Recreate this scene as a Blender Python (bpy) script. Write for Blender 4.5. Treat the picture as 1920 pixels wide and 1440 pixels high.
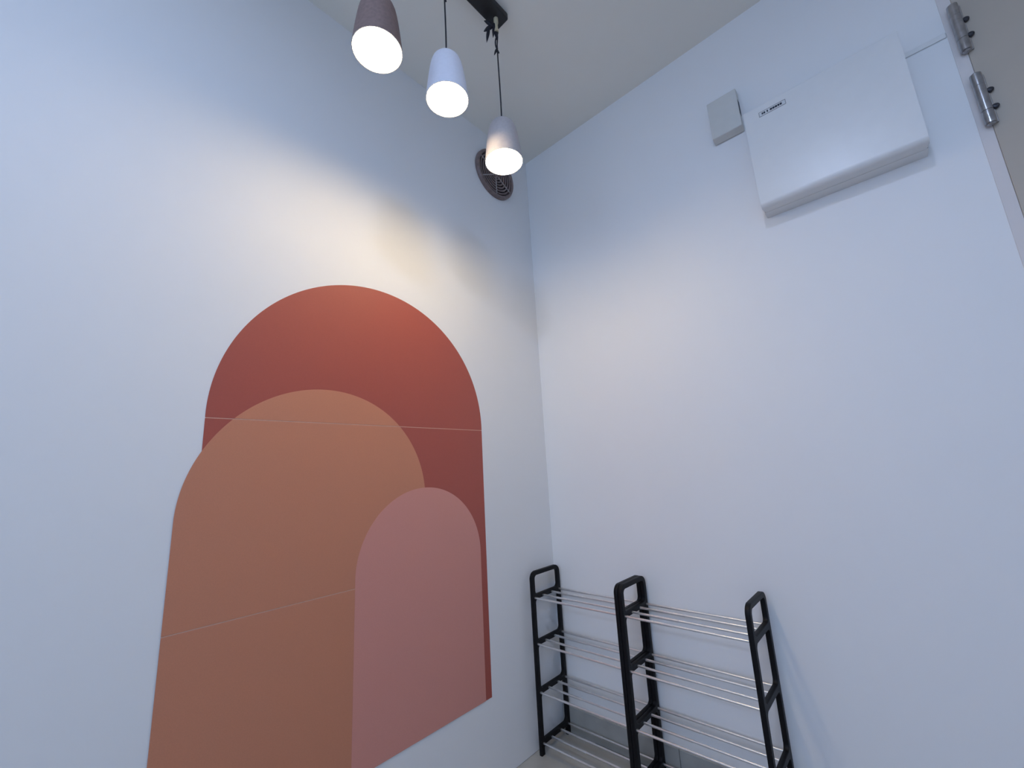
import bpy, bmesh, math, random
from mathutils import Vector, Matrix

for o in list(bpy.data.objects):
    bpy.data.objects.remove(o, do_unlink=True)
scene = bpy.context.scene
COL = scene.collection
random.seed(4)

# ------------------------------------------------------------------ camera
YAW, PITCH, ROLL, FPX = -0.7370, 0.2071, -0.0555, 786.2
CAM_POS = Vector((1.2652, -1.6080, 1.0720))
fw = Vector((math.sin(YAW) * math.cos(PITCH), math.cos(YAW) * math.cos(PITCH), math.sin(PITCH)))
rt = Vector((math.cos(YAW), -math.sin(YAW), 0.0))
up = rt.cross(fw)
rt2 = rt * math.cos(ROLL) + up * math.sin(ROLL)
up2 = -rt * math.sin(ROLL) + up * math.cos(ROLL)
cam_data = bpy.data.cameras.new('camera')
cam_data.sensor_fit = 'HORIZONTAL'
cam_data.sensor_width = 36.0
cam_data.lens = FPX / 1920.0 * 36.0
cam_data.clip_start = 0.02
cam = bpy.data.objects.new('camera', cam_data)
COL.objects.link(cam)
R = Matrix((rt2, up2, -fw)).transposed().to_4x4()
cam.matrix_world = Matrix.Translation(CAM_POS) @ R
scene.camera = cam

# ------------------------------------------------------------------ world, daylight, exposure
H = 2.75                       # ceiling height
ROOM_X, ROOM_Y = 2.60, -4.40   # inner faces of the side wall and the back wall
WIN = (0.20, 2.40, 1.15, 2.55) # window opening in the back wall: x0, x1, z0, z1
world = bpy.data.worlds.new('daylight')
scene.world = world
world.use_nodes = True
bg = world.node_tree.nodes['Background']
bg.inputs['Color'].default_value = (0.458, 0.643, 1.0, 1)
bg.inputs['Strength'].default_value = 4.25
def portal(w, h, loc, rot):
    pl = bpy.data.lights.new('window_daylight', 'AREA')
    pl.shape = 'RECTANGLE'
    pl.size, pl.size_y = w, h
    pl.cycles.is_portal = True
    po = bpy.data.objects.new('window_daylight', pl)
    COL.objects.link(po)
    po.location, po.rotation_euler = loc, rot
# -Z of each portal points into the room
portal(WIN[1] - WIN[0], WIN[3] - WIN[2], ((WIN[0] + WIN[1]) / 2, ROOM_Y - 0.16, (WIN[2] + WIN[3]) / 2), (math.radians(90), 0, 0))
CEIL_COLOR = (0.53, 0.676, 1.0)
CEIL_STRENGTH = 170.0
LAMP_COLOR = (1.0, 0.762, 0.448)
LAMP_STRENGTH = 49.5

vs = scene.view_settings
vs.view_transform = 'Standard'
vs.look = 'None'
vs.gamma = 1.0
vs.use_curve_mapping = False
vs.exposure = 0.0

# ------------------------------------------------------------------ materials
def mat(name, color, rough=0.5, metal=0.0, noise=None, bump=None, spec=0.5, emit=None):
    """noise = (scale, amount of value variation), bump = (scale, strength, distance)"""
    m = bpy.data.materials.new(name)
    m.use_nodes = True
    nt = m.node_tree
    b = nt.nodes['Principled BSDF']
    b.inputs['Base Color'].default_value = (*color, 1)
    b.inputs['Roughness'].default_value = rough
    b.inputs['Metallic'].default_value = metal
    b.inputs['Specular IOR Level'].default_value = spec
    tc = nt.nodes.new('ShaderNodeTexCoord')
    if noise:
        n = nt.nodes.new('ShaderNodeTexNoise')
        n.inputs['Scale'].default_value = noise[0]
        n.inputs['Detail'].default_value = 5
        nt.links.new(tc.outputs['Object'], n.inputs['Vector'])
        r = nt.nodes.new('ShaderNodeValToRGB')
        a = noise[1]
        r.color_ramp.elements[0].position = 0.3
        r.color_ramp.elements[1].position = 0.7
        r.color_ramp.elements[0].color = (*[max(0, c * (1 - a)) for c in color], 1)
        r.color_ramp.elements[1].color = (*[min(1, c * (1 + a)) for c in color], 1)
        nt.links.new(n.outputs['Fac'], r.inputs['Fac'])
        nt.links.new(r.outputs['Color'], b.inputs['Base Color'])
    if bump:
        n2 = nt.nodes.new('ShaderNodeTexNoise')
        n2.inputs['Scale'].default_value = bump[0]
        n2.inputs['Detail'].default_value = 4
        nt.links.new(tc.outputs['Object'], n2.inputs['Vector'])
        bp = nt.nodes.new('ShaderNodeBump')
        bp.inputs['Strength'].default_value = bump[1]
        bp.inputs['Distance'].default_value = bump[2]
        nt.links.new(n2.outputs['Fac'], bp.inputs['Height'])
        nt.links.new(bp.outputs['Normal'], b.inputs['Normal'])
    if emit:
        b.inputs['Emission Color'].default_value = (*emit[0], 1)
        b.inputs['Emission Strength'].default_value = emit[1]
    return m

M = {}
M['wall'] = mat('wall_paint', (0.86, 0.86, 0.86), 0.55, noise=(1.5, 0.01), bump=(260, 0.06, 0.0006))
M['ceiling'] = mat('ceiling_paint', (0.88, 0.855, 0.78), 0.8, noise=(2, 0.01), bump=(300, 0.05, 0.0006))
M['tile'] = mat('floor_tile', (0.42, 0.41, 0.38), 0.30, noise=(9, 0.10), bump=(40, 0.03, 0.0005))
M['grout'] = mat('tile_grout', (0.20, 0.20, 0.19), 0.9, noise=(80, 0.1))
M['skirt'] = mat('skirting_tile', (0.34, 0.34, 0.32), 0.35, noise=(12, 0.12))
M['red'] = mat('vinyl_terracotta', (0.410, 0.093, 0.067), 0.50, noise=(420, 0.035), bump=(500, 0.05, 0.0004))
M['tan'] = mat('vinyl_tan', (0.600, 0.242, 0.140), 0.50, noise=(420, 0.035), bump=(500, 0.05, 0.0004))
M['pink'] = mat('vinyl_dusty_pink', (0.680, 0.297, 0.245), 0.50, noise=(420, 0.035), bump=(500, 0.05, 0.0004))
M['black'] = mat('black_plastic', (0.0035, 0.0035, 0.0045), 0.5, spec=0.22, noise=(90, 0.2), bump=(400, 0.05, 0.0003))
M['blackmetal'] = mat('black_metal', (0.010, 0.010, 0.011), 0.5, noise=(90, 0.2))
M['rod'] = mat('silver_rod', (0.88, 0.87, 0.87), 0.33, metal=1.0, noise=(50, 0.05))
M['box'] = mat('white_plastic', (0.80, 0.80, 0.79), 0.32, noise=(30, 0.01))
M['seam'] = mat('seam_shadow_gap', (0.25, 0.24, 0.23), 0.8, noise=(40, 0.1))
M['chime'] = mat('ivory_plastic', (0.66, 0.66, 0.63), 0.45, noise=(30, 0.02))
M['print'] = mat('dark_print', (0.02, 0.025, 0.04), 0.6, noise=(90, 0.1))
M['paper'] = mat('label_paper', (0.70, 0.71, 0.72), 0.6, noise=(90, 0.02))
M['door'] = mat('door_grey_paint', (0.49, 0.43, 0.36), 0.5, noise=(5, 0.04), bump=(150, 0.08, 0.0006))
M['frame'] = mat('door_frame_paint', (0.74, 0.69, 0.67), 0.5, noise=(6, 0.02))
M['steel'] = mat('hinge_steel', (0.42, 0.41, 0.42), 0.28, metal=1.0, noise=(60, 0.15))
M['screw'] = mat('dark_screw', (0.06, 0.06, 0.07), 0.4, metal=0.8, noise=(60, 0.15))
M['shade_dark'] = mat('shade_dark_taupe', (0.215, 0.145, 0.130), 0.7, noise=(120, 0.12))
M['shade_white'] = mat('shade_pale_blue_white', (0.82, 0.83, 0.92), 0.6, noise=(120, 0.02))
M['shade_grey'] = mat('shade_grey', (0.52, 0.48, 0.48), 0.65, noise=(120, 0.05))
M['inner'] = mat('shade_inner_white', (0.85, 0.84, 0.80), 0.6, noise=(60, 0.01))
for k_, f_ in (('bulb_soft', 0.82), ('bulb', 1.0), ('bulb_strong', 1.32)):      # three bulbs of unequal output
    M[k_] = mat('frosted_' + k_, (0.9, 0.9, 0.9), 0.5, noise=(60, 0.01), emit=(LAMP_COLOR, LAMP_STRENGTH * f_))
M['cord'] = mat('cord_black', (0.012, 0.012, 0.02), 0.6, noise=(200, 0.2))
M['grip'] = mat('grip_beige', (0.62, 0.54, 0.36), 0.5, noise=(80, 0.08))
M['vent'] = mat('vent_dark_brown', (0.050, 0.036, 0.034), 0.4, noise=(60, 0.2))
M['ventring'] = mat('vent_ring_brown', (0.20, 0.145, 0.135), 0.35, noise=(60, 0.2))
M['ventwhite'] = mat('vent_wire_grey', (0.42, 0.38, 0.37), 0.35, metal=0.5, noise=(60, 0.1))
M['winframe'] = mat('window_aluminium', (0.55, 0.56, 0.58), 0.4, metal=0.6, noise=(60, 0.05))

def glass_mat():
    m = bpy.data.materials.new('window_glass')
    m.use_nodes = True
    nt = m.node_tree
    for n in list(nt.nodes):
        nt.nodes.remove(n)
    out = nt.nodes.new('ShaderNodeOutputMaterial')
    mx = nt.nodes.new('ShaderNodeMixShader')
    tr = nt.nodes.new('ShaderNodeBsdfTransparent')
    gl = nt.nodes.new('ShaderNodeBsdfGlossy')
    gl.inputs['Roughness'].default_value = 0.02
    mx.inputs['Fac'].default_value = 0.07
    nt.links.new(tr.outputs[0], mx.inputs[1])
    nt.links.new(gl.outputs[0], mx.inputs[2])
    nt.links.new(mx.outputs[0], out.inputs['Surface'])
    return m
M['glass'] = glass_mat()

# ------------------------------------------------------------------ helpers
def obj(name, bm, m, parent=None, smooth=False):
    me = bpy.data.meshes.new(name)
    bmesh.ops.recalc_face_normals(bm, faces=bm.faces[:])
    bm.to_mesh(me)
    bm.free()
    return obj_me(name, me, m, parent, smooth)

def obj_me(name, me, m, parent=None, smooth=False):
    if m is not None:
        me.materials.clear()
        me.materials.append(m)
    if smooth:
        for p in me.polygons:
            p.use_smooth = True
    o = bpy.data.objects.new(name, me)
    COL.objects.link(o)
    if parent:
        o.parent = parent
    return o

def thing(name, label, cat, loc=(0, 0, 0), group=None):
    o = bpy.data.objects.new(name, None)
    o.empty_display_size = 0.05
    COL.objects.link(o)
    o.location = loc
    tag(o, label, cat, group)
    return o

def tag(o, label, cat, group=None):
    o['label'] = label
    o['category'] = cat
    if group:
        o['group'] = group

def struct(o, label, cat):
    o['kind'] = 'structure'
    o['label'] = label
    o['category'] = cat
    return o

def box(bm, x0, x1, y0, y1, z0, z1, bevel=0.0, seg=2):
    g = bmesh.ops.create_cube(bm, size=1.0)
    vs_ = g['verts']
    for v in vs_:
        v.co = Vector(((x0 + x1) / 2 + v.co.x * (x1 - x0), (y0 + y1) / 2 + v.co.y * (y1 - y0), (z0 + z1) / 2 + v.co.z * (z1 - z0)))
    if bevel > 0:
        es = list({e for v in vs_ for e in v.link_edges})
        bmesh.ops.bevel(bm, geom=es, offset=bevel, segments=seg, affect='EDGES', profile=0.5)
    return bm

def boxbm(*a, **k):
    return box(bmesh.new(), *a, **k)

def wall_with_hole(axis, a0, a1, z1, n0, n1, hole):
    """slab along x (axis 'x') from a0..a1, 0..z1, thickness n0..n1 along y, hole = a,b,z0,z1"""
    bm = bmesh.new()
    ha, hb, hz0, hz1 = hole
    for (p, q, r, s) in ((a0, ha, 0, z1), (hb, a1, 0, z1), (ha, hb, hz1, z1), (ha, hb, 0, hz0)):
        if q - p > 1e-4 and s - r > 1e-4:
            box(bm, p, q, n0, n1, r, s)
    return bm

def lathe(profile, seg=48, bm=None, mtx=None, close=False):
    """profile: list of (radius, z)"""
    bm = bm or bmesh.new()
    rings = []
    for (r, z) in profile:
        if r < 1e-6:
            rings.append([bm.verts.new((0, 0, z))])
        else:
            rings.append([bm.verts.new((r * math.cos(2 * math.pi * i / seg), r * math.sin(2 * math.pi * i / seg), z)) for i in range(seg)])
    pairs = list(zip(rings, rings[1:]))
    if close:
        pairs.append((rings[-1], rings[0]))
    for a, b in pairs:
        for i in range(seg):
            j = (i + 1) % seg
            if len(a) == 1 and len(b) == 1:
                continue
            if len(a) == 1:
                bm.faces.new((a[0], b[i], b[j]))
            elif len(b) == 1:
                bm.faces.new((a[i], a[j], b[0]))
            else:
                bm.faces.new((a[i], a[j], b[j], b[i]))
    if mtx is not None:
        bmesh.ops.transform(bm, matrix=mtx, verts=bm.verts[:])
    return bm

def tube(points, r, seg=10, bm=None, radii=None):
    bm = bm or bmesh.new()
    pts = [Vector(p) for p in points]
    prev = None
    rings = []
    n = Vector((1, 0, 0))
    for i, p in enumerate(pts):
        t = (pts[min(i + 1, len(pts) - 1)] - pts[max(i - 1, 0)]).normalized()
        n = (n - t * n.dot(t))
        if n.length < 1e-4:
            n = t.orthogonal()
        n.normalize()
        b = t.cross(n)
        rr = radii[i] if radii else r
        rings.append([bm.verts.new(p + n * rr * math.cos(2 * math.pi * k / seg) + b * rr * math.sin(2 * math.pi * k / seg)) for k in range(seg)])
    for a, b in zip(rings, rings[1:]):
        for k in range(seg):
            j = (k + 1) % seg
            bm.faces.new((a[k], a[j], b[j], b[k]))
    bm.faces.new(rings[0][::-1])
    bm.faces.new(rings[-1])
    return bm

def smooth_by_angle(o, ang=35):
    me = o.data
    me.polygons.foreach_set('use_smooth', [True] * len(me.polygons))
    bm = bmesh.new()
    bm.from_mesh(me)
    lim = math.radians(ang)
    for e in bm.edges:
        if len(e.link_faces) == 2 and e.calc_face_angle(0) > lim:
            e.smooth = False
    bm.to_mesh(me)
    bm.free()
    return o

# ------------------------------------------------------------------ the room
T = 0.12
# left wall (x = 0)
struct(obj('wall_left', boxbm(-T, 0, ROOM_Y, T, 0, H), M['wall']), 'white painted wall carrying the arch mural', 'wall')
# right wall (y = 0) with the door opening
DOOR = (1.592, 2.440, 2.48)
wr = obj('wall_right', wall_with_hole('x', 0, ROOM_X, H, 0, T, (DOOR[0] - 0.026, DOOR[1] + 0.026, 0, DOOR[2] + 0.026)), M['wall'])
struct(wr, 'white painted wall behind the shoe racks', 'wall')
struct(obj('wall_side', boxbm(ROOM_X, ROOM_X + T, ROOM_Y, T, 0, H), M['wall']), 'white painted side wall beyond the grey door', 'wall')
wb = obj('wall_back', wall_with_hole('x', -T, ROOM_X + T, H, ROOM_Y - T, ROOM_Y, WIN), M['wall'])
struct(wb, 'white painted back wall with the window', 'wall')
struct(obj('ceiling', boxbm(-T, ROOM_X + T, ROOM_Y - T, T, H, H + 0.1), M['ceiling']), 'flat pale grey ceiling', 'ceiling')

# floor: grout bed with separate tiles
fl = struct(obj('floor', boxbm(-T, ROOM_X + T, ROOM_Y - T, T, -0.10, -0.003), M['grout']), 'grey tiled floor', 'floor')
TS, GAP = 0.60, 0.0025
tile_me = {}
x = 0.50 - 0.60
while x < ROOM_X:
    y = -0.008
    while y > ROOM_Y:
        xa, xb = max(x + GAP / 2, 0.0005), min(x + TS - GAP / 2, ROOM_X - 0.0005)
        yb, ya = y - GAP / 2, max(y - TS + GAP / 2, ROOM_Y + 0.0005)
        if xb - xa > 0.02 and yb - ya > 0.02:
            k = (round(xb - xa, 4), round(yb - ya, 4))
            if k not in tile_me:
                t = boxbm(0, k[0], 0, k[1], -0.008, 0, bevel=0.0008, seg=1)
                me = bpy.data.meshes.new('tile')
                t.to_mesh(me); t.free()
                me.materials.append(M['tile'])
                tile_me[k] = me
            o = bpy.data.objects.new('tile', tile_me[k])
            COL.objects.link(o)
            o.parent = fl
            o.location = (xa, ya, 0)
        y -= TS
    x += TS

# tile skirting along the right wall: pieces on a thin mortar bed
SK = 0.097
bb = struct(obj('baseboard_right', boxbm(0, DOOR[0] - 0.03, -0.004, 0, 0, SK - 0.003), M['grout']), 'low grey tile skirting behind the shoe racks', 'baseboard')
edges = [0.001, 0.502, 1.102, DOOR[0] - 0.031]
for a, b in zip(edges, edges[1:]):
    obj('skirting_tile', boxbm(a + 0.001, b - 0.001, -0.0095, -0.003, 0.0005, SK, bevel=0.001, seg=1), M['skirt'], bb)

# window in the back wall
def window(name, w, h, loc, rz, label):
    w1 = bpy.data.objects.new(name, None)
    COL.objects.link(w1)
    w1.location = loc
    w1.rotation_euler = (0, 0, rz)
    struct(w1, label, 'window')
    wx = w / 2
    fb = bmesh.new()
    box(fb, -wx, wx, -0.03, 0.03, 0, 0.04); box(fb, -wx, wx, -0.03, 0.03, h - 0.04, h)
    box(fb, -wx, -wx + 0.04, -0.03, 0.03, 0.04, h - 0.04); box(fb, wx - 0.04, wx, -0.03, 0.03, 0.04, h - 0.04)
    box(fb, -0.02, 0.02, -0.03, 0.03, 0.04, h - 0.04)
    obj('window_frame', fb, M['winframe'], w1)
    for s in (-1, 1):
        a, b = sorted((s * 0.02, s * (wx - 0.04)))
        obj('pane', boxbm(a, b, -0.003, 0.003, 0.04, h - 0.04), M['glass'], w1)
window('window_1', WIN[1] - WIN[0], WIN[3] - WIN[2], ((WIN[0] + WIN[1]) / 2, ROOM_Y - T / 2, WIN[2]), 0, 'wide aluminium framed window in the back wall')

# door in the right wall: frame, leaf, hinges
d1 = bpy.data.objects.new('door_1', None)
COL.objects.link(d1)
d1.location = (DOOR[0], 0, 0)
struct(d1, 'grey door with two steel hinges at the right edge', 'door')
dw = DOOR[1] - DOOR[0]
fb = bmesh.new()
box(fb, -0.026, -0.0003, -0.002, 0.11, 0, DOOR[2] + 0.024, bevel=0.0006, seg=1)
box(fb, dw + 0.0003, dw + 0.026, -0.002, 0.11, 0, DOOR[2] + 0.024, bevel=0.0006, seg=1)
box(fb, -0.0003, dw + 0.0003, -0.002, 0.11, DOOR[2], DOOR[2] + 0.024, bevel=0.0006, seg=1)
fo = obj('door_frame', fb, M['frame'], d1)
fo['label'] = 'narrow pinkish white door frame'
leaf = obj('door_leaf', boxbm(0.0002, dw - 0.002, -0.003, 0.040, 0.006, DOOR[2] - 0.003, bevel=0.001, seg=1), M['door'], d1)
hb = bmesh.new()
box(hb, dw - 0.085, dw - 0.045, -0.008, -0.004, 0.93, 1.12, bevel=0.002)
tube([(dw - 0.065, -0.006, 1.04), (dw - 0.065, -0.05, 1.04), (dw - 0.075, -0.055, 1.04), (dw - 0.19, -0.055, 1.04)], 0.009, 12, hb)
obj('door_handle', hb, M['steel'], leaf)
for zc in (2.222, 1.985, 1.16, 0.25):
    L2 = 0.077
    R0 = 0.0115
    segs = [(-L2, -L2 + 0.0375), (-L2 + 0.0385, 0.0395), (0.0400, L2)]
    kb = bmesh.new()
    for a, b in segs:
        lathe([(0, a), (R0, a), (R0 + .0004, (a + b) / 2), (R0, b), (0, b)], 20, kb)
    kb2 = lathe([(0, -L2 - 0.005), (0.006, -L2 - 0.005), (0.0085, -L2 - 0.002), (0.0085, L2 + 0.002), (0.006, L2 + 0.005), (0, L2 + 0.005)], 16)
    h = obj('hinge', kb, M['steel'], d1)
    smooth_by_angle(h)
    h.location = (-0.004, -0.017, zc)
    h['label'] = 'shiny steel barrel hinge'
    smooth_by_angle(obj('hinge_pin', kb2, M['steel'], h))
    pb = boxbm(0.002, 0.016, 0.0085, 0.0135, -L2 + .002, L2 - .002, bevel=0.0008, seg=1)
    obj('hinge_plate', pb, M['steel'], h)
    for sz in (-0.030, 0.022):
        sb = bmesh.new()
        lathe([(0, -0.002), (0.0075, -0.002), (0.0075, 0.002), (0.005, 0.0045), (0, 0.005)], 16, sb,
              Matrix.Translation((0.0175, 0.008, sz)) @ Matrix.Rotation(math.radians(90), 4, 'X'))
        obj('screw', sb, M['screw'], h)

# ------------------------------------------------------------------ mural: three overlapping vinyl arches in sheets
SEAMS = (1.247, 0.760)
ZB = 0.274
mural = thing('arch_mural', 'mural of three overlapping arches in terracotta, tan and dusty pink on the wall', 'wall mural', (0, -0.90, ZB))

def arch_panels(name, yc, r, zc, depth0, depth1, m, label, seams=SEAMS):
    zs = [ZB] + sorted(s for s in seams if s < zc + r) + [zc + r + 1]
    for i, (z0, z1) in enumerate(zip(zs, zs[1:])):
        ga = 0.0011 if i else 0.0
        gb = 0.0011 if i < len(zs) - 2 else 0.0
        z0 += ga; z1 -= gb
        pts = []
        N = 64
        if z0 < zc:
            # straight bottom edge
            pts += [(yc - r, z0), (yc + r, z0)]
            lo = 0.0
        else:
            lo = math.asin((z0 - zc) / r)
        if z1 <= zc:
            pts += [(yc + r, z1), (yc - r, z1)]
        elif z1 < zc + r:
            hi = math.asin((z1 - zc) / r)
            pts += [(yc + r * math.cos(lo + (hi - lo) * k / N), zc + r * math.sin(lo + (hi - lo) * k / N)) for k in range(N + 1)]
            pts += [(yc - r * math.cos(hi + (lo - hi) * k / N), zc + r * math.sin(hi + (lo - hi) * k / N)) for k in range(N + 1)]
        else:
            pts += [(yc + r * math.cos(lo + (math.pi - 2 * lo) * k / (2 * N)), zc + r * math.sin(lo + (math.pi - 2 * lo) * k / (2 * N))) for k in range(2 * N + 1)]
        # drop duplicates
        cl = []
        for p in pts:
            if not cl or (abs(p[0] - cl[-1][0]) + abs(p[1] - cl[-1][1])) > 1e-5:
                cl.append(p)
        if abs(cl[0][0] - cl[-1][0]) + abs(cl[0][1] - cl[-1][1]) < 1e-5:
            cl.pop()
        bm = bmesh.new()
        va = [bm.verts.new((depth0, y + 0.90, z - ZB)) for y, z in cl]
        vb = [bm.verts.new((depth1, y + 0.90, z - ZB)) for y, z in cl]
        bm.faces.new(va[::-1]); bm.faces.new(vb)
        for k in range(len(cl)):
            j = (k + 1) % len(cl)
            bm.faces.new((va[k], va[j], vb[j], vb[k]))
        bmesh.ops.triangulate(bm, faces=[f for f in bm.faces if len(f.verts) > 4])
        o = obj(name, bm, m, mural)
        o['label'] = label
arch_panels('terracotta_arch_panel', -0.889, 0.4715, 1.255, 0.0003, 0.0010, M['red'], 'terracotta red vinyl sheet of the tallest arch', SEAMS[:1])
arch_panels('tan_arch_panel', -1.0515, 0.3505, 0.999, 0.0014, 0.0019, M['tan'], 'tan vinyl sheet of the middle arch')
arch_panels('pink_arch_panel', -0.702, 0.2535, 0.7825, 0.0019, 0.0026, M['pink'], 'dusty pink vinyl sheet of the smallest arch', ())

# pale backing strips that show in the joints between the vinyl sheets
M['strip'] = mat('vinyl_backing', (0.72, 0.45, 0.34), 0.6, noise=(200, 0.05))
obj('seam_strip', boxbm(0.0002, 0.0005, -1.3595 + 0.90, -0.4185 + 0.90, SEAMS[0] - 0.003 - ZB, SEAMS[0] + 0.003 - ZB), M['strip'], mural)
obj('seam_strip', boxbm(0.0011, 0.0013, -1.2950 + 0.90, -0.8080 + 0.90, SEAMS[0] - 0.0025 - ZB, SEAMS[0] + 0.0025 - ZB), M['strip'], mural)
obj('seam_strip', boxbm(0.0011, 0.0013, -1.4015 + 0.90, -0.9400 + 0.90, SEAMS[1] - 0.003 - ZB, SEAMS[1] + 0.003 - ZB), M['strip'], mural)

# ------------------------------------------------------------------ shoe racks
FD, FH, TX, WY = 0.190, 0.661, 0.0150, 0.0185     # frame depth, height, thickness, post width

def rounded_rect(y0, y1, z0, z1, r, n=6):
    pts = []
    for (cy, cz, a0) in ((y1 - r, z0 + r, -90), (y1 - r, z1 - r, 0), (y0 + r, z1 - r, 90), (y0 + r, z0 + r, 180)):
        for k in range(n + 1):
            a = math.radians(a0 + 90 * k / n)
            pts.append((cy + r * math.cos(a), cz + r * math.sin(a)))
    return pts

BAR_TOPS = (0.052, 0.226, 0.400, 0.572)
BAR_H = 0.019

def frame_mesh():
    cu = bpy.data.curves.new('side_frame', 'CURVE')
    cu.dimensions = '2D'
    cu.fill_mode = 'BOTH'
    cu.extrude = TX / 2 - 0.0022
    cu.bevel_depth = 0.0022
    cu.bevel_resolution = 1
    cu.offset = -0.0022
    def spl(pts):
        s = cu.splines.new('POLY')
        s.points.add(len(pts) - 1)
        for q, (a, b) in zip(s.points, pts):
            q.co = (a, b, 0, 1)
        s.use_cyclic_u = True
    # outer outline with open feet
    ro = 0.030
    out = [(-FD / 2, 0), (-FD / 2 + WY, 0)]
    zl = BAR_TOPS[0] - BAR_H
    rr = 0.010
    out += [(-FD / 2 + WY + rr - rr * math.cos(math.radians(a)), zl - rr + rr * math.sin(math.radians(a))) for a in range(0, 91, 18)]
    out += [(FD / 2 - WY - rr + rr * math.cos(math.radians(a)), zl - rr + rr * math.sin(math.radians(a))) for a in range(90, -1, -18)]
    out += [(FD / 2 - WY, 0), (FD / 2, 0)]
    out += [(FD / 2 - ro + ro * math.cos(math.radians(a)), FH - ro + ro * math.sin(math.radians(a))) for a in range(0, 91, 10)]
    out += [(-FD / 2 + ro + ro * math.cos(math.radians(a)), FH - ro + ro * math.sin(math.radians(a))) for a in range(90, 181, 10)]
    spl(out)
    tops = list(BAR_TOPS)
    for i, zt in enumerate(tops):
        zu = (tops[i + 1] - BAR_H) if i < 3 else FH - 0.0165
        spl(rounded_rect(-FD / 2 + WY, FD / 2 - WY, zt, zu, 0.014))
    tmp = bpy.data.objects.new('tmp_frame', cu)
    COL.objects.link(tmp)
    dg = bpy.context.evaluated_depsgraph_get()
    me = bpy.data.meshes.new_from_object(tmp.evaluated_get(dg))
    bpy.data.objects.remove(tmp)
    bpy.data.curves.remove(cu)
    # curve plane (a, b) -> (y, z), curve normal -> x
    me.transform(Matrix(((0, 0, 1, 0), (1, 0, 0, 0), (0, 1, 0, 0), (0, 0, 0, 1))))
    me.materials.clear()
    me.materials.append(M['black'])
    return me

FRAME_ME = frame_mesh()
Y_MID = -0.011 - FD / 2

def make_rack(x0, x1, label):
    t = thing('shoe_rack', label, 'shoe rack', ((x0 + x1) / 2, Y_MID, 0), 'black and silver shoe racks')
    hw = (x1 - x0) / 2
    for s in (-1, 1):
        f = obj_me('side_frame', FRAME_ME, None, t)
        f.location = (s * (hw - TX / 2), 0, 0)
        smooth_by_angle(f, 40) if s == -1 else None
    a, b = -hw + TX - 0.003, hw - TX + 0.003
    rod_ys = [-FD / 2 + 0.0125, -0.030, 0.030, FD / 2 - 0.0125]
    for zt in BAR_TOPS:
        for k, ry in enumerate(rod_ys):
            bm = bmesh.new()
            mid = -0.03 + 0.0 * k
            # telescopic: thicker sleeve, thinner inner rod
            prof = [(0, a), (0.0043, a), (0.0043, mid), (0.0035, mid + 0.001), (0.0035, b), (0, b)]
            lathe(prof, 12, bm, Matrix.Translation((0, ry, zt - 0.012)) @ Matrix.Rotation(math.radians(90), 4, 'Y'))
            o = obj('rod', bm, M['rod'], t)
            smooth_by_angle(o)
    return t

make_rack(0.024, 0.4325, 'black and silver four-tier shoe rack in the room corner beside the mural wall')
make_rack(0.4335, 0.857, 'black and silver four-tier shoe rack farther from the corner, nearer the door')

# ------------------------------------------------------------------ electrical panel box on the right wall
BX0, BX1, BZ0, BZ1, BD = 1.058, 1.465, 1.892, 2.262, 0.092
pb = thing('electrical_panel_box', 'large white plastic electrical panel box with small printed label on the wall', 'panel box', ((BX0 + BX1) / 2, 0, BZ0))
bw, bh = (BX1 - BX0) / 2, BZ1 - BZ0

def cover_profile(y_back, y_front, z0, z1, rb, rt_, n=10):
    pts = [(y_back, z0)]
    pts += [(y_front + rb - rb * math.sin(math.radians(a)), z0 + rb - rb * math.cos(math.radians(a))) for a in [90 * k / n for k in range(n + 1)]]
    pts += [(y_front + rt_ - rt_ * math.cos(math.radians(a)), z1 - rt_ + rt_ * math.sin(math.radians(a))) for a in [90 * k / n for k in range(n + 1)]]
    pts += [(y_back, z1)]
    return pts

def extrude_x(profile, x0, x1, bevel=0.0, seg=3):
    bm = bmesh.new()
    va = [bm.verts.new((x0, y, z)) for y, z in profile]
    vb = [bm.verts.new((x1, y, z)) for y, z in profile]
    fa = bm.faces.new(va[::-1]); fb_ = bm.faces.new(vb)
    for k in range(len(profile)):
        j = (k + 1) % len(profile)
        bm.faces.new((va[k], va[j], vb[j], vb[k]))
    if bevel:
        es = list({e for f in (fa, fb_) for e in f.edges})
        bmesh.ops.bevel(bm, geom=es, offset=bevel, segments=seg, affect='EDGES', profile=0.5)
    return bm

smooth_by_angle(obj('back_case', extrude_x(cover_profile(0, -0.0450, 0.0005, bh - 0.0005, 0.002, 0.002), -bw + 0.0005, bw - 0.0005, 0.002), M['box'], pb), 30)
obj('cover_seam', boxbm(-bw + 0.002, bw - 0.002, -0.0490, -0.0440, 0.0022, bh - 0.002), M['seam'], pb)
smooth_by_angle(obj('front_cover', extrude_x(cover_profile(-0.0480, -BD, 0.0, bh, 0.018, 0.006), -bw, bw, 0.007, 4), M['box'], pb), 30)
lab = obj('label_sticker', boxbm(1.104 - 1.262, 1.183 - 1.262, -BD - 0.0006, -BD + 0.0002, 2.2155 - BZ0, 2.2335 - BZ0), M['paper'], pb)
lab['label'] = 'small white label strip with dark print'
lx0, lx1, lz0, lz1 = 1.104 - 1.262, 1.183 - 1.262, 2.2155 - BZ0, 2.2335 - BZ0
bm = bmesh.new()
yb0, yb1 = -BD - 0.0010, -BD - 0.0005
th = 0.0014
box(bm, lx0, lx1, yb0, yb1, lz0, lz0 + th); box(bm, lx0, lx1, yb0, yb1, lz1 - th, lz1)
box(bm, lx0, lx0 + th, yb0, yb1, lz0 + th, lz1 - th); box(bm, lx1 - th, lx1, yb0, yb1, lz0 + th, lz1 - th)
obj('label_border', bm, M['seam'], lab)
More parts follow.
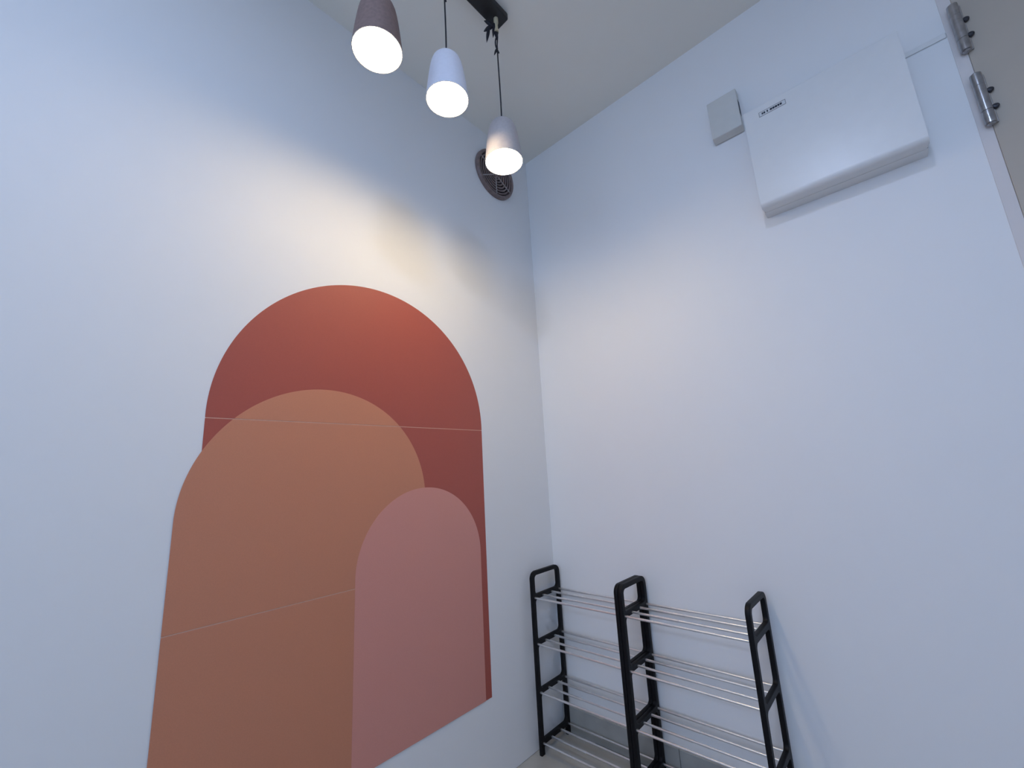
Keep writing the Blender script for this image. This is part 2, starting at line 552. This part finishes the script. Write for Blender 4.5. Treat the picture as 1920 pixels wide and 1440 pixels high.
for a, b in ((0.0085, 0.0130), (0.0140, 0.0190), (0.0235, 0.0275), (0.0330, 0.0395), (0.0405, 0.0470), (0.0480, 0.0545), (0.0555, 0.0610), (0.0620, 0.0680)):
    obj('print_mark', boxbm(lx0 + a, lx0 + b, yb0, yb1, lz0 + 0.0058, lz1 - 0.0050), M['print'], lab)

# door chime box
cb = thing('door_chime_box', 'small ivory plastic box on the wall beside the large panel box', 'wall box', (0.991, 0, 2.262))
smooth_by_angle(obj('case', boxbm(-0.048, 0.048, -0.006, 0.0, 0.004, 0.166, bevel=0.001, seg=1), M['seam'], cb))
smooth_by_angle(obj('cover', extrude_x([(-0.0045, 0.0), (-0.034, 0.006), (-0.036, 0.008), (-0.036, 0.163), (-0.034, 0.166), (-0.0045, 0.168)], -0.051, 0.051, 0.0015, 2), M['chime'], cb), 30)
obj('slot', boxbm(0.0508, 0.0514, -0.030, -0.008, 0.060, 0.120), M['print'], cb)

# thin white raised strip between the panel box and the door frame
tk = obj('wall_strip', boxbm(BX1 - 0.004, DOOR[0] - 0.027, -0.005, 0.0, 2.224, 2.240, bevel=0.002), M['box'])
tag(tk, 'thin white raised strip on the wall between panel box and door hinge', 'trunking')

# ------------------------------------------------------------------ round vent on the left wall
VY, VZ, VR = -0.262, 2.535, 0.128
vt = thing('round_vent', 'round dark brown vent grille high on the wall near the corner', 'vent', (0, VY, VZ))
toX = Matrix.Rotation(math.radians(90), 4, 'Y')   # lathe axis z -> x
smooth_by_angle(obj('outer_ring', lathe([(VR - 0.018, 0.0), (VR, 0.0), (VR, 0.012), (VR - 0.004, 0.018), (VR - 0.014, 0.018), (VR - 0.018, 0.012)], 64, None, toX, close=True), M['ventring'], vt))
obj('back_plate', lathe([(0, 0.0), (VR - 0.016, 0.0), (VR - 0.016, 0.004), (0, 0.004)], 64, None, toX), M['vent'], vt)
for k in range(6):
    rr = 0.026 + k * 0.0150
    smooth_by_angle(obj('ring', lathe([(rr - 0.0036, 0.006), (rr + 0.0036, 0.006), (rr + 0.0036, 0.0135), (rr - 0.0036, 0.0135)], 56, None, toX, close=True), M['ventring'], vt))
for k in range(6):
    a = math.radians(30 + 60 * k)
    bm = tube([(0.012, 0.012 * math.cos(a), 0.012 * math.sin(a)), (0.012, (VR - 0.012) * math.cos(a), (VR - 0.012) * math.sin(a))], 0.0032, 8)
    obj('spoke', bm, M['ventwhite'], vt)
smooth_by_angle(obj('hub', lathe([(0, 0.003), (0.018, 0.003), (0.018, 0.014), (0.014, 0.018), (0, 0.019)], 32, None, toX), M['ventring'], vt))

# ------------------------------------------------------------------ pendant lamps on a ceiling bar
LX = 0.440
BARZ = H - 0.030
bar = thing('ceiling_bar', 'black ceiling bar the three pendant lamps hang from', 'lamp mount', (LX, -0.915, H))
bmb = boxbm(-0.031, 0.031, -0.275, 0.275, -0.030, 0.0, bevel=0.006, seg=3)
smooth_by_angle(obj('mount_bar', bmb, M['blackmetal'], bar))
for sy in (-0.12, 0.12):
    smooth_by_angle(obj('screw_cap', lathe([(0, -0.034), (0.005, -0.034), (0.006, -0.032), (0.006, -0.029), (0, -0.029)], 16, None, Matrix.Translation((0, sy, 0))), M['blackmetal'], bar))

SH, SR = 0.157, 0.0645
def shade_bm():
    outer = [(1.0, 0.0), (0.955, 0.18), (0.90, 0.38), (0.845, 0.56), (0.785, 0.72), (0.735, 0.82), (0.67, 0.90), (0.57, 0.955), (0.42, 0.988), (0.22, 1.0), (0.06, 1.0)]
    prof = [(r * SR, z * SH) for r, z in outer]
    inner = [(max(r * SR - 0.0022, 0.002), z * SH - 0.0022 * (1 if z > 0 else 0)) for r, z in outer][::-1]
    return prof, inner

def make_lamp(y, zm, mshade, mbulb, label, ties):
    t = thing('pendant_lamp', label, 'pendant lamp', (LX, y, zm), 'pendant lamps on the ceiling bar')
    prof, inner = shade_bm()
    sh = obj('shade', lathe(prof + [inner[0]], 64), mshade, t)
    smooth_by_angle(sh)
    smooth_by_angle(obj('shade_lining', lathe(inner + [prof[0]], 64), M['inner'], sh))
    # frosted lamp filling the mouth, slightly proud dome
    pr = [(0, -0.0045), (0.012, -0.0041), (0.024, -0.0028), (0.036, -0.0004), (0.046, 0.0030), (0.053, 0.0072), (0.057, 0.0130), (0.0575, 0.0170)]
    pr += [(0.050, 0.030), (0.044, 0.075), (0.034, 0.092), (0.022, 0.108), (0.015, 0.118), (0.015, 0.140), (0, 0.140)]
    smooth_by_angle(obj('bulb', lathe(pr, 48), mbulb, sh), 60)
    top = BARZ - zm                    # bar underside in local z
    # cord
    gl = 0.062                         # beige strain relief sleeve length
    z0 = SH - 0.004
    pts = []
    z1 = top - gl + 0.010
    for k in range(25):
        f = k / 24
        z = z0 + (z1 - z0) * f
        w = 0.0045 * math.sin((z1 - z) / 0.022) * max(0.0, 1 - (z1 - z) / 0.085) if (z1 - z) < 0.085 else 0.0
        pts.append((w + 0.0010 * math.sin(6 * f), 0.6 * w, z))
    smooth_by_angle(obj('cord', tube(pts, 0.0024, 8), M['cord'], t), 60)
    g = lathe([(0, top), (0.0085, top), (0.0085, top - 0.018), (0.0062, top - 0.030), (0.0062, top - 0.044), (0.0080, top - 0.054), (0.0080, top - gl), (0, top - gl)], 20)
    smooth_by_angle(obj('cord_sleeve', g, M['grip'], t), 50)
    # knotted black cable ends beside the sleeve, on the side away from the right wall
    def leafy(p, q, wid, name='cable_tie'):
        p, q = Vector(p), Vector(q)
        n = 7
        pl_ = [p.lerp(q, k / n) + Vector((0, 0, 0.004 * math.sin(math.pi * k / n))) for k in range(n + 1)]
        rad = [max(0.0006, wid * math.sin(math.pi * min(1, (0.10 + 0.9 * k / n))) ** 0.8) for k in range(n + 1)]
        smooth_by_angle(obj(name, tube(pl_, wid, 8, None, rad), M['cord'], t), 60)
    if ties:
        u = Vector((-0.74, -0.67, 0))      # towards the left in the room, along the mural wall diagonal
        def L(d, dz):
            v = u * d
            return (v.x, v.y, top + dz)
        for (d0, e0, d1, e1, w_) in ties:
            leafy(L(d0, e0), L(d1, e1), w_)
        # second strand of the cord twisted round the top of the first
        zt = top - gl + 0.006
        n = 22
        tw = [(0.0052 * math.sin(2.2 * math.pi * k / n), 0.0052 * math.cos(2.2 * math.pi * k / n) - 0.002, zt - 0.100 * k / n) for k in range(n + 1)]
        smooth_by_angle(obj('cord_tail', tube(tw, 0.0026, 8), M['cord'], t), 60)
    return t

make_lamp(-1.151, 2.170, M['shade_dark'], M['bulb_soft'], 'pendant lamp with dark taupe shade, lit, nearest and largest of the three', [])
make_lamp(-0.9185, 2.185, M['shade_white'], M['bulb'], 'pendant lamp with pale blue-white shade, lit, middle of the three',
          [(0.002, -0.118, 0.030, -0.136, 0.0060), (0.004, -0.016, 0.012, -0.070, 0.0060), (0.010, -0.030, 0.030, -0.060, 0.0060)])
make_lamp(-0.6765, 2.107, M['shade_grey'], M['bulb_strong'], 'pendant lamp with grey shade, lit, hanging lowest in front of the vent',
          [(0.012, -0.036, 0.044, -0.006, 0.0068), (0.012, -0.036, 0.047, -0.056, 0.0075), (0.026, -0.036, 0.038, -0.106, 0.0062),
           (0.004, -0.016, 0.014, -0.086, 0.0066), (0.005, -0.050, 0.001, -0.098, 0.0052), (-0.001, -0.135, 0.013, -0.165, 0.0045)])

# ------------------------------------------------------------------ cool ceiling light over the middle of the room
M['led'] = mat('led_diffuser', (0.85, 0.87, 0.9), 0.5, noise=(60, 0.01), emit=(CEIL_COLOR, CEIL_STRENGTH))
cl = thing('ceiling_light', 'round white surface mounted ceiling light giving cool light', 'ceiling light', (1.26, -1.84, H))
smooth_by_angle(obj('housing', lathe([(0.088, -0.030), (0.096, -0.030), (0.098, -0.026), (0.098, 0.0), (0.0, 0.0), (0.0, -0.010), (0.088, -0.010)], 48, None, None, close=False), M['box'], cl))
smooth_by_angle(obj('diffuser', lathe([(0, -0.032), (0.060, -0.031), (0.0875, -0.028), (0.0875, -0.012), (0, -0.012)], 48), M['led'], cl), 50)
